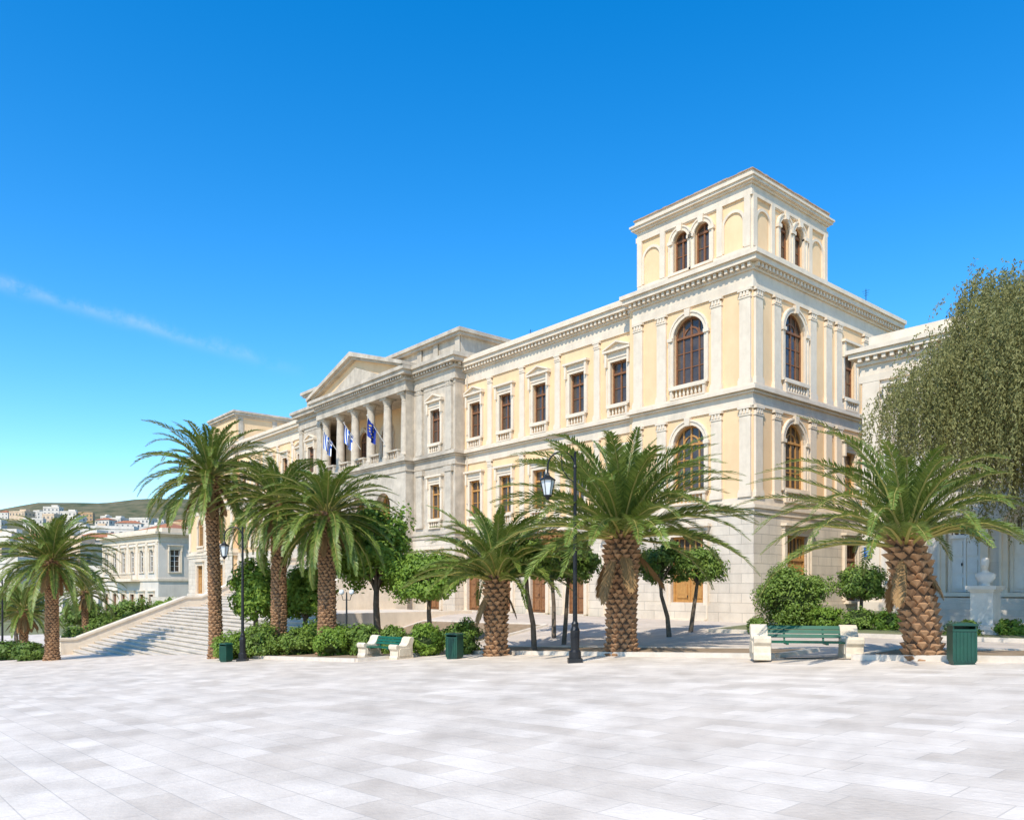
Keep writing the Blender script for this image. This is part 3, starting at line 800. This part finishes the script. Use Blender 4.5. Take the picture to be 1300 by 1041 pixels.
palm(66,838,712,3.4,7,'palm with rough trunk standing on the square edge',.36,False,82,-25,lw=.066,bmin=55,bmax=98)
palm(30,826,775,2.7,8,'smaller palm with low crown behind planting',.28,False,50,-20,Y=55,lw=.07)
palm(108,826,752,2.8,9,'smaller palm with low crown behind planting',.26,False,44,-20,Y=66,lw=.07)
# ------------------------------------------------------------------ broadleaf trees
tree(478,35,702,54,68,LEAFL,21,'leafy light green tree behind the palms',.16,18000,.11,.22,clump=.27,nc=90)
tree(545,33.5,735,57,40,LEAFL,22,'round bright green tree with short trunk',.11,14000,.085,.4,nc=90)
tree(325,37.5,752,36,44,LEAFL,23,'leafy tree between palms',.14,9000,.12,.4)
tree(388,37.5,756,38,44,LEAFL,27,'dense leafy tree between palms',.14,9000,.12,.4)
tree(668,27.5,713,42,30,LEAFH,24,'clipped green tree with bare leaning trunk',.09,9000,.075,.3,lean=.3)
tree(722,30,714,44,34,LEAFD,28,'clipped green tree with bare trunk',.08,9000,.075,.35,lean=-.2)
tree(700,32.5,688,52,17,LEAFB,34,'russet leaved tree behind clipped trees',.08,5000,.08,.25,lean=.1)
tree(838,29,718,37,33,LEAFD,25,'clipped green tree with bare leaning trunk',.08,7000,.07,.22,lean=.35,clump=.24)
tree(886,30,720,37,30,LEAFH,26,'clipped green tree with bare leaning trunk',.08,7000,.07,.22,lean=-.3,clump=.24)
tree(1094,29.5,742,36,28,LEAFH,29,'small rounded evergreen tree in a bed',.08,7000,.06,.6)
tree(20,62,768,36,26,LEAFH,30,'leafy tree at the square edge',.15,4500,.15,.5)
tree(165,78,778,34,20,LEAFH,31,'leafy tree near pale building',.15,4000,.15,.5)
tree(105,74,782,34,22,LEAFD,32,'dark leafy tree near pale building',.15,4000,.15,.5)
tree(215,84,772,24,15,LEAFL,33,'leafy tree near pale building',.15,3000,.15,.5)
G='clipped hedge shrubs along the square'
hd=[(296,34.6,56,800),(335,34.4,62,795),(378,34,48,796),(425,31.5,58,792),(462,31,46,790),(498,31,44,792),(540,29.5,56,790),(588,29,52,785),(330,36,80,790),(410,35,90,786)]
for i,(a,b,c_,d) in enumerate(hd): shrub(a,b,c_,d,LEAFH if i%3 else LEAFL,50+i,'hedge_shrub','dense clipped green shrub in kerbed bed','shrub',G,5000,.9,.065)
shrub(1008,30,106,720,LEAFH,70,'shrub','large rounded green bush beside the town hall corner','shrub',None,17000,1,.06)
for i,(a,b,c_,d) in enumerate([(1050,28.5,46,768),(1088,28,60,770),(1128,27.5,50,772),(1222,24.5,44,784),(1282,24.5,44,784),(960,28,24,782)]):
    shrub(a,b,c_,d,LEAFH if i%2 else LEAFL,80+i,'shrub','low green plants in kerbed bed','shrub','low bed plants',3000,.8,.05)
for i,(a,b,c_,d) in enumerate([(38,47,46,815),(128,64,40,782),(172,68,44,776),(205,74,36,774),(12,50,50,812),(95,60,36,795)]):
    shrub(a,b,c_,d,LEAFH if i%2 else LEAFD,90+i,'shrub','dark green shrub by the square edge','shrub','shrubs near the staircase',2600,.9,.12)
# pepper tree with hanging sprays
def pepper():
    x,y=16.2,22.5; z=T(x,y); rng=np.random.default_rng(5); rg=random.Random(5)
    root=newobj('pepper_tree',None,None,(x,y,z)); tag(root,'large weeping pepper tree with drooping olive foliage','tree')
    t=MB(); t.path([(0,0,-.2),(.1,.1,1.5),(-.1,0,3.2),(-.3,.1,5.2)],[.36,.3,.26,.2],10)
    Q=[]
    # boughs carry separate weeping clumps so the outline is lobed with gaps
    boughs=[]
    for b_ in range(46):
        a=b_*2.39996+rg.uniform(-.3,.3); u=((b_+.5)/46)**.5
        hr=4.2*u*(.85+.25*rg.random()); top=11.6-4.4*u**2+rg.uniform(-1.1,.7)
        boughs.append((hr*math.cos(a),hr*math.sin(a),top,a,u))
        t.path([(-.3+.1*rg.random(),.1,4.9),(hr*math.cos(a)*.45,hr*math.sin(a)*.45,5.4+(top-5.4)*.65),(hr*math.cos(a),hr*math.sin(a),top-.3)],[.11,.05,.012],5)
    for (bx_,by_,bz_,a,u) in boughs:
        for k in range(84):
            g1,g2=rg.gauss(0,.6),rg.gauss(0,.6)
            sx_,sy_=bx_+g1,by_+g2; sz=bz_-.35*(g1*g1+g2*g2)+rg.gauss(0,.3)
            ln=rg.uniform(.4,3.4)*(.6+.6*u); m=int(ln*20)
            dx,dy=math.cos(a)*.25+rg.gauss(0,.18),math.sin(a)*.25+rg.gauss(0,.18)
            s_=np.linspace(0,1,max(m,2)); m=len(s_)
            cx_=sx_+dx*np.sqrt(s_)+rng.normal(size=m)*.05; cy_=sy_+dy*np.sqrt(s_)+rng.normal(size=m)*.05; cz_=sz-ln*s_**1.2
            c_=np.stack([cx_,cy_,cz_],1); c_=c_[c_[:,2]>3.0]
            if len(c_)==0: continue
            n_=len(c_)
            for sgn in(1,-1):
                d=rng.normal(size=(n_,3))*.5+np.array([0,0,-.9]); d/=np.linalg.norm(d,axis=1)[:,None]
                w_=rng.normal(size=(n_,3)); w_=np.cross(d,w_); w_/=np.linalg.norm(w_,axis=1)[:,None]
                l=.115; wd=.018
                Q.append(np.stack([c_,c_+d*l*.5+w_*wd,c_+d*l,c_+d*l*.5-w_*wd],1))
    newobj('crown',qmesh('crown',np.concatenate(Q),[LEAFO]),root); t.obj('trunk',[BARK],root,smooth=True)
pepper()
# ------------------------------------------------------------------ street furniture
def street_lamp(loc,H,rz,label):
    root=newobj('street_lamp',None,None,loc,rz); tag(root,label,'street lamp','black iron street lamps')
    m=MB(); m.box(-.2,.2,-.2,.2,-.1,.12)
    m.lathe([(.17,.12),(.17,.3),(.12,.36),(.13,.9),(.09,1.0),(.1,1.08),(.065,1.15),(.055,H*.6),(.07,H*.6+.04),(.05,H*.6+.1),(.042,H-.5),(.06,H-.46),(.038,H-.4),(.034,H-.1),(.05,H-.06),(.01,H)],12)
    m.obj('post',[IRON],root,smooth=False)
    a=MB(); pts=[]
    for i in range(13):
        t=math.pi*i/12; pts.append((-.38+.38*math.cos(t),0,H-.45+.42*math.sin(t)))
    a.path([(0,0,H-.75)]+pts+[(-.76,0,H-.62)],.026,6)
    a.path([(0,0,H-.9),(-.2,0,H-.75),(-.36,0,H-.5),(-.38,0,H-.06)],.016,5); a.obj('arm',[IRON],root)
    l=MB(); zc=H-1.25
    l.lathe([(.02,.64),(.05,.6),(.07,.55),(.2,.46),(.23,.42),(.21,.42)],6,(-.76,0,zc)); l.lathe([(.09,-.04),(.12,0),(.1,.02),(.03,-.12)],6,(-.76,0,zc))
    for i in range(6):
        an_=math.pi/3*i; l.path([(-.76+.11*math.cos(an_),.11*math.sin(an_),zc),(-.76+.2*math.cos(an_),.2*math.sin(an_),zc+.43)],.011,4)
    l.obj('lantern',[IRON],root)
    g=MB(); g.lathe([(.095,.01),(.185,.42)],6,(-.76,0,zc)); g.obj('lamp_glass',[FROST],root)
x,y,z=place(730,841); street_lamp((x,y,z),zpx(572,y)-z,0,'tall black iron street lamp with curved arm and lantern')
x,y,z=place(308,839); street_lamp((x,y,z),zpx(668,y)-z,0,'tall black iron street lamp with hanging lantern by hedge')
x,y,z=place(3,838); street_lamp((x,y,z),zpx(735,y)-z,0,'black iron street lamp near palms')
def globe_lamp(px,Y,yt):
    x,y,z=at(px,Y); H=zpx(yt,Y)-z; root=newobj('globe_lamp',None,None,(x,y,z)); tag(root,'small black garden lamp with white glass globes','street lamp')
    m=MB(); m.lathe([(.10,-.1),(.10,.15),(.05,.25),(.03,H-.5),(.025,H-.3)],10)
    for sx_ in(-1,1): m.path([(0,0,H-.6),(sx_*.14,0,H-.62),(sx_*.2,0,H-.4)],.015,5)
    m.obj('post',[IRON],root)
    for dx,dz in((-.2,H-.3),(.2,H-.3)):
        g=MB(); g.lathe([(.02,-.11),(.08,-.08),(.11,0),(.08,.08),(.02,.11)],12,(dx,0,dz)); g.obj('lamp_globe',[FROST],root,smooth=True)
globe_lamp(440,31.6,742)
def bench(loc,rz,Lh,label):
    root=newobj('park_bench',None,None,loc,rz); tag(root,label,'bench','green benches on the square')
    EW=.40
    for sx_ in(-1,1):
        m=MB(); x0=sx_*Lh; x1=sx_*(Lh-EW); a_,b_=min(x0,x1),max(x0,x1)
        m.prismx([(-.42,0),(.42,0),(.42,.14),(.37,.2),(.37,.55),(.44,.70),(.42,.80),(.32,.83),(.22,.78),(.15,.62),(.05,.52),(-.08,.50),(-.26,.53),(-.38,.58),(-.46,.53),(-.45,.42),(-.38,.34),(-.38,.18),(-.42,.12)],a_,b_)
        m.prismx([(-.30,.16),(-.30,.40),(-.22,.44),(.26,.44),(.30,.16)],a_-.02,b_+.02)
        o_=m.obj('leg',[WHITEM],root)
        bv=o_.modifiers.new('bevel','BEVEL'); bv.width=.015; bv.segments=2
    m=MB()
    for i in range(4): y0=-.33+i*.115; m.box(-Lh+EW-.005,Lh-EW+.005,y0,y0+.09,.41,.445)
    for x in(-.45,.45): m.box(x-.025,x+.025,-.33,.13,.37,.409)
    m.obj('seat',[GREENP],root)
    m=MB()
    for i in range(3):
        z0=.52+i*.1; y0=.14+i*.045
        m.prismx([(y0,z0),(y0+.03,z0-.01),(y0+.065,z0+.07),(y0+.035,z0+.08)],-Lh+EW-.1,Lh-EW+.1)
    for x in(-.45,.45): m.prismx([(.13,.4),(.17,.4),(.33,.8),(.29,.8)],x-.02,x+.02)
    m.obj('backrest',[GREENP],root)
x,y,z=place(1022,837); bench((x,y,z),math.radians(-10),1.24,'long green slatted bench with chunky cream marble ends')
x,y,z=place(489,836); bench((x,y,z),math.radians(-38),1.05,'green slatted bench with cream marble ends by hedge')
def litter_bin(loc,h,rz,label):
    root=newobj('litter_bin',None,None,loc,rz); tag(root,label,'litter bin','green litter bins'); w=h*.27
    m=MB(); m.box(-w*.85,w*.85,-w*.7,w*.7,0,.05); m.box(-w*.92,w*.92,-w*.78,w*.78,.05,h*.8)
    for i in range(7):
        t=-w*.9+i*w*.3; m.box(t-.018,t+.018,-w*.83,w*.83,.08,h*.78)
    for i in range(5):
        t=-w*.66+i*w*.33; m.box(-w*.97,w*.97,t-.018,t+.018,.08,h*.78)
    m.box(-w*1.0,w*1.0,-w*.86,w*.86,h*.80,h*.85); m.obj('body',[BINP],root)
    m=MB()
    for sx_ in(-1,1): m.box(sx_*w*.95,sx_*w*.85,-w*.75,w*.75,h*.85,h*.93)
    m.box(-w*.84,w*.84,w*.6,w*.75,h*.851,h*.93)
    m.prism([(-w*1.08,h*.93),(w*1.08,h*.93),(w*1.0,h*.97),(w*.6,h),(-w*.6,h),(-w*1.0,h*.97)],-w*.92,w*.92); m.obj('lid',[BINP],root)
x,y,z=place(1221,843); litter_bin((x,y,z),zpx(790,y)-z,math.radians(-12),'dark green ribbed metal litter bin beside palm')
x,y,z=place(577,836); litter_bin((x,y,z),zpx(803,y)-z,math.radians(-30),'dark green ribbed metal litter bin by hedge')
x,y,z=place(287,840); litter_bin((x,y,z),zpx(816,y)-z,math.radians(-30),'dark green ribbed metal litter bin by hedge')
# marble bust on pedestal
x,y,z=at(1251,25.2); ps=newobj('bust_monument',None,None,(x,y,z),ROT+math.pi); tag(ps,'white marble bust on square pedestal in garden bed','statue')
m=MB(); m.box(-.5,.5,-.5,.5,-.1,.25); m.box(-.42,.42,-.42,.42,.25,.4); m.box(-.33,.33,-.33,.33,.4,1.45); m.box(-.38,.38,-.38,.38,1.45,1.52); m.box(-.44,.44,-.44,.44,1.52,1.64); m.obj('pedestal',[BUSTM],ps)
b=MB()
def oval(cx_,cy_,z_,rx_,ry_,n=16,f=0):
    return [(cx_+rx_*math.cos(2*math.pi*i/n),cy_+ry_*math.sin(2*math.pi*i/n)*(1+(f if math.sin(2*math.pi*i/n)<-.9 else 0)),z_) for i in range(n)]
rings=[oval(0,0,1.64,.15,.15),oval(0,0,1.72,.13,.12),oval(0,0,1.76,.2,.13),oval(0,.0,1.88,.30,.16),oval(0,.01,2.0,.31,.15),oval(0,.01,2.05,.23,.12),oval(0,0,2.09,.10,.095),oval(0,-.01,2.16,.08,.085),oval(0,-.03,2.20,.085,.12),oval(0,-.035,2.26,.105,.135),oval(0,-.03,2.31,.115,.135,16,.25),oval(0,-.02,2.37,.12,.14,16,.08),oval(0,-.01,2.44,.122,.14),oval(0,0,2.51,.10,.12),oval(0,0,2.55,.04,.05)]
vs=[v for r_ in rings for v in r_]; n=16
b.add(vs,[(k*n+i,k*n+(i+1)%n,(k+1)*n+(i+1)%n,(k+1)*n+i) for k in range(len(rings)-1) for i in range(n)]+[tuple((len(rings)-1)*n+i for i in range(n))])
b.obj('bust',[BUSTM],ps,smooth=True)
# ------------------------------------------------------------------ distant town and hill
def H(x,y):
    d=max(0,y-112)
    z=-4.2+.11*min(d,330)+.086*max(0,d-330)
    n=6*math.sin(x*.011+1)+5*math.sin(y*.013)+3*math.sin(x*.031+y*.02)
    z+=n*min(1,d/300)
    z+=26*math.exp(-((y-1300)/260)**2)*(1+.25*math.sin(x*.008))
    f=sm((-x*1.0+ -0.02*y+ 20)/90)   # fades out behind the town hall
    return -4.4+(z+4.4)*f
vs=[];fs=[]
xs=[-1700+i*30 for i in range(58)]; ys=[100+i*16 for i in range(26)]+[530+i*40 for i in range(26)]
hr_=random.Random(2)
for yy in ys:
    for xx in xs: vs.append((xx,yy,H(xx,yy)+(hr_.uniform(0,5) if yy>800 else 0)))
n=len(xs)
for j in range(len(ys)-1):
    for i in range(n-1): fs.append((j*n+i,j*n+i+1,(j+1)*n+i+1,(j+1)*n+i))
me=bpy.data.meshes.new('hill'); me.from_pydata(vs,[],fs); me.materials.append(HILLM); me.polygons.foreach_set('use_smooth',[True]*len(fs)); hl=newobj('hill',me); hl['kind']='structure'
hm=[mat('house_white',(.76,.67,.56),(.64,.56,.46),scale=.3,stain=.2),mat('house_cream',(.72,.54,.36),(.6,.44,.29),scale=.3,stain=.2),mat('house_ochre',(.66,.42,.22),(.52,.32,.17),scale=.3,stain=.2),mat('house_grey',(.54,.47,.39),(.44,.38,.32),scale=.3,stain=.2)]
TILE=mat('terracotta_tiles',(.46,.18,.08),(.32,.12,.06),scale=2)
SHUT=mat('shutter_paint',(.12,.14,.15),(.08,.09,.1))
def house(px,Y,w,d,h,mi,rz,seed,tiled=False):
    rg=random.Random(seed); X=(px-650)/1000*Y; z=H(X,Y) if Y>112 else -4
    root=newobj('house',None,None,(X,Y,z),rz); tag(root,('terracotta roofed ' if tiled else 'flat roofed ')+['white','cream','ochre','grey'][mi]+' hillside house','house','hillside town houses')
    m=MB(); m.box(-w/2,w/2,-d/2,d/2,-6,h); m.box(-w/2-.15,w/2+.15,-d/2-.15,d/2+.15,h-.25,h+.003)
    if not tiled:
        m.box(-w/2,w/2,-d/2,-d/2+.25,h,h+.8); m.box(-w/2,-w/2+.25,-d/2+.25,d/2,h,h+.8); m.box(w/2-.25,w/2,-d/2+.25,d/2,h,h+.8)
        if rg.random()<.5: m.box(-w*.1,w*.3,-d*.1,d*.3,h,h+2.4)
    m.obj('wall',[hm[mi]],root)
    if tiled:
        r_=MB(); r_.add([(-w/2-.4,-d/2-.4,h+.01),(w/2+.4,-d/2-.4,h+.01),(w/2+.4,d/2+.4,h+.01),(-w/2-.4,d/2+.4,h+.01),(-w/2+d/2,0,h+d*.22),(w/2-d/2,0,h+d*.22)],[(0,1,5,4),(1,2,5),(2,3,4,5),(3,0,4)]); r_.obj('roof',[TILE],root)
    k=MB(); fl=max(1,int(h/3.1)); nc=max(2,int(w/2.6))
    for f in range(fl):
        for i in range(nc):
            xx=-w/2+(i+.5)*w/nc; z0=h-2.6-f*3.1
            k.box(xx-.45,xx+.45,-d/2-.04,-d/2+.05,z0,z0+1.5)
        for i in range(max(1,int(d/3.2))):
            yy=-d/2+(i+.5)*d/max(1,int(d/3.2)); k.box(w/2-.05,w/2+.04,yy-.45,yy+.45,h-2.6-f*3.1,h-1.1-f*3.1)
    w_=k.obj('window',[SHUT],root); w_['kind']='stuff'
rg=random.Random(11)
hi=0
for Y in [130,150,175,200,230,265,305,350,400,460,540,640,760,880]:
    px=-30+rg.uniform(0,20)
    while px<245:
        w=rg.uniform(9,15); d=rg.uniform(7,11); h=rg.uniform(5.5,9.5)
        wp=w/Y*1000
        if not(Y<200 and px>105):
            house(px+wp/2,Y+rg.uniform(-14,14) if Y>250 else Y+rg.uniform(-8,8),w,d,h,rg.choice([0,0,0,0,1,1,2,3]),rg.uniform(-.5,.3),hi,rg.random()<.25); hi+=1
        px+=wp*rg.uniform(1.0,1.3) if Y<430 else wp*rg.uniform(1.1,2.3)
# pale neoclassical building at the end of the square
bx,by=(201-650)/1000*104,104
LB=newobj('neoclassical_building',None,None,(bx,by,0),ROT+.10); tag(LB,'pale two storey neoclassical building with cornice and balcony','building')
m=MB(); m.tf=front(0)
cx5=[2.2+3.3*i for i in range(6)]
facade(m,0,20.5,2.6,8.4,[(x,1.3,3.6,6.6,False) for x in cx5]); facade(m,0,20.5,-6,2.6,[(x,1.4,-3,.6,False) for x in cx5])
m.tf=side(0); facade(m,0,9,2.6,8.4,[(x,1.3,3.6,6.6,False) for x in(2.2,6.4)]); facade(m,0,9,-6,2.6,[]); m.tf=None
m.box(.2,20.5,-9.2,-9,-6,8.4); m.box(20.3,20.5,-9,-.3,-6,8.4); m.obj('wall',[hm[0]],LB)
c=MB()
for z0,z1,p in((7.6,7.9,.1),(7.9,8.35,.04),(8.35,8.6,.3),(8.6,8.9,.65)): c.box(-p,20.5+p,-9.2-p,p,z0,z1)
c.box(.3,20.2,-8,-.6,8.9,9.5); c.obj('cornice',[MARBLE],LB)
c=MB(); c.box(-.15,20.65,-9.3,.15,2.4,2.7); c.obj('string_course',[MARBLE],LB)
for x in(.45,3.85,7.15,10.45,13.75,17.05,20.1):
    c=MB(); c.box(x-.25,x+.25,-.2,.08,2.7,7.6); c.box(x-.3,x+.3,-.2,.12,7.3,7.58); c.obj('pilaster',[MARBLE],LB)
c=MB(); c.box(6,14,.15,1.3,2.35,2.6); balustrade(c,6,14,2.6,3.5,1.05,1.25,0,.3); c.obj('balcony',[MARBLE],LB)
lw_=window(1.3,3.0,False,'flat',wood=WHITEP,bal=False); ld=door(1.4,3.6,wood=WOODR)
for x in cx5: put(lw_,(x,0,3.6),0,LB); put(ld,(x,0,-3.0),0,LB)
for x in(2.2,6.4): put(lw_,(0,-x,3.6),r90,LB)
# remove prototypes
def kill(o):
    for k in KIDS.get(o.name,[]): kill(k)
    bpy.data.objects.remove(o)
kill(PROTO)
# ------------------------------------------------------------------ light, sky, camera
EL=math.radians(50); hx,hy=-.36,-.93; hl_=math.hypot(hx,hy); hx/=hl_; hy/=hl_
sv=Vector((hx*math.cos(EL),hy*math.cos(EL),math.sin(EL)))
sl=bpy.data.lights.new('sun','SUN'); sl.energy=5.0; sl.angle=math.radians(.5); sl.color=(1,.95,.86)
so=newobj('sun',sl); so.rotation_euler=sv.to_track_quat('Z','Y').to_euler()
w=bpy.data.worlds.new('World'); scene.world=w; w.use_nodes=True
N=w.node_tree.nodes; K=w.node_tree.links; bg=N['Background']
sky=N.new('ShaderNodeTexSky'); sky.sky_type='NISHITA'; sky.sun_disc=False; sky.sun_elevation=EL; sky.sun_rotation=math.atan2(hx,hy)%(2*math.pi)
sky.air_density=1.0; sky.dust_density=.2; sky.ozone_density=3
hs=N.new('ShaderNodeHueSaturation'); hs.inputs['Saturation'].default_value=1.42; hs.inputs['Value'].default_value=1.75
K.new(sky.outputs[0],hs.inputs['Color'])
# thin cirrus streak defined by directions in the sky
d1=Vector((-.70,1,.40)).normalized(); d2=Vector((-.31,1,.285)).normalized(); nn=d1.cross(d2).normalized(); mid=Vector((-.58,1,.365)).normalized()
tc=N.new('ShaderNodeTexCoord')
def vm(op,a,bv):
    v=N.new('ShaderNodeVectorMath'); v.operation=op; K.new(a,v.inputs[0]); v.inputs[1].default_value=bv; return v
def ma(op,a,b=None,c_=None):
    v=N.new('ShaderNodeMath'); v.operation=op
    for i,q_ in enumerate((a,b,c_)):
        if q_ is None: continue
        if isinstance(q_,(int,float)): v.inputs[i].default_value=q_
        else: K.new(q_,v.inputs[i])
    return v.outputs[0]
dp=vm('DOT_PRODUCT',tc.outputs['Generated'],tuple(nn)).outputs['Value']
nz=N.new('ShaderNodeTexNoise'); nz.inputs['Scale'].default_value=17; nz.inputs['Detail'].default_value=9; nz.inputs['Roughness'].default_value=.65
K.new(tc.outputs['Generated'],nz.inputs['Vector'])
wob=ma('MULTIPLY_ADD',nz.outputs['Fac'],.03,-.015)
dd=ma('ADD',dp,wob); g=ma('DIVIDE',dd,.007); g=ma('MULTIPLY',g,g); g=ma('MULTIPLY',g,-1.0); g=ma('EXPONENT',g)
along=vm('DOT_PRODUCT',tc.outputs['Generated'],tuple(mid)).outputs['Value']
mr=N.new('ShaderNodeMapRange'); mr.inputs[1].default_value=.965; mr.inputs[2].default_value=.992; K.new(along,mr.inputs[0])
nm=N.new('ShaderNodeMapRange'); nm.inputs[1].default_value=.38; nm.inputs[2].default_value=.72; nm.inputs[4].default_value=.36; K.new(nz.outputs['Fac'],nm.inputs[0])
g=ma('MULTIPLY',g,mr.outputs[0]); g=ma('MULTIPLY',g,nm.outputs[0])
mx=N.new('ShaderNodeMix'); mx.data_type='RGBA'; K.new(g,mx.inputs[0]); K.new(hs.outputs[0],mx.inputs[6]); mx.inputs[7].default_value=(6,6.6,7,1)
K.new(mx.outputs[2],bg.inputs['Color']); bg.inputs['Strength'].default_value=.15
cam=bpy.data.cameras.new('camera'); co=newobj('camera',cam,None,(0,0,1.6)); co.rotation_euler=(math.pi/2,0,0)
cam.sensor_width=36; cam.lens=36*1000/1300; cam.shift_y=224.5/1300; cam.clip_end=6000; cam.clip_start=.1
scene.camera=co
scene.view_settings.view_transform='Standard'; scene.view_settings.look='None'; scene.view_settings.exposure=0
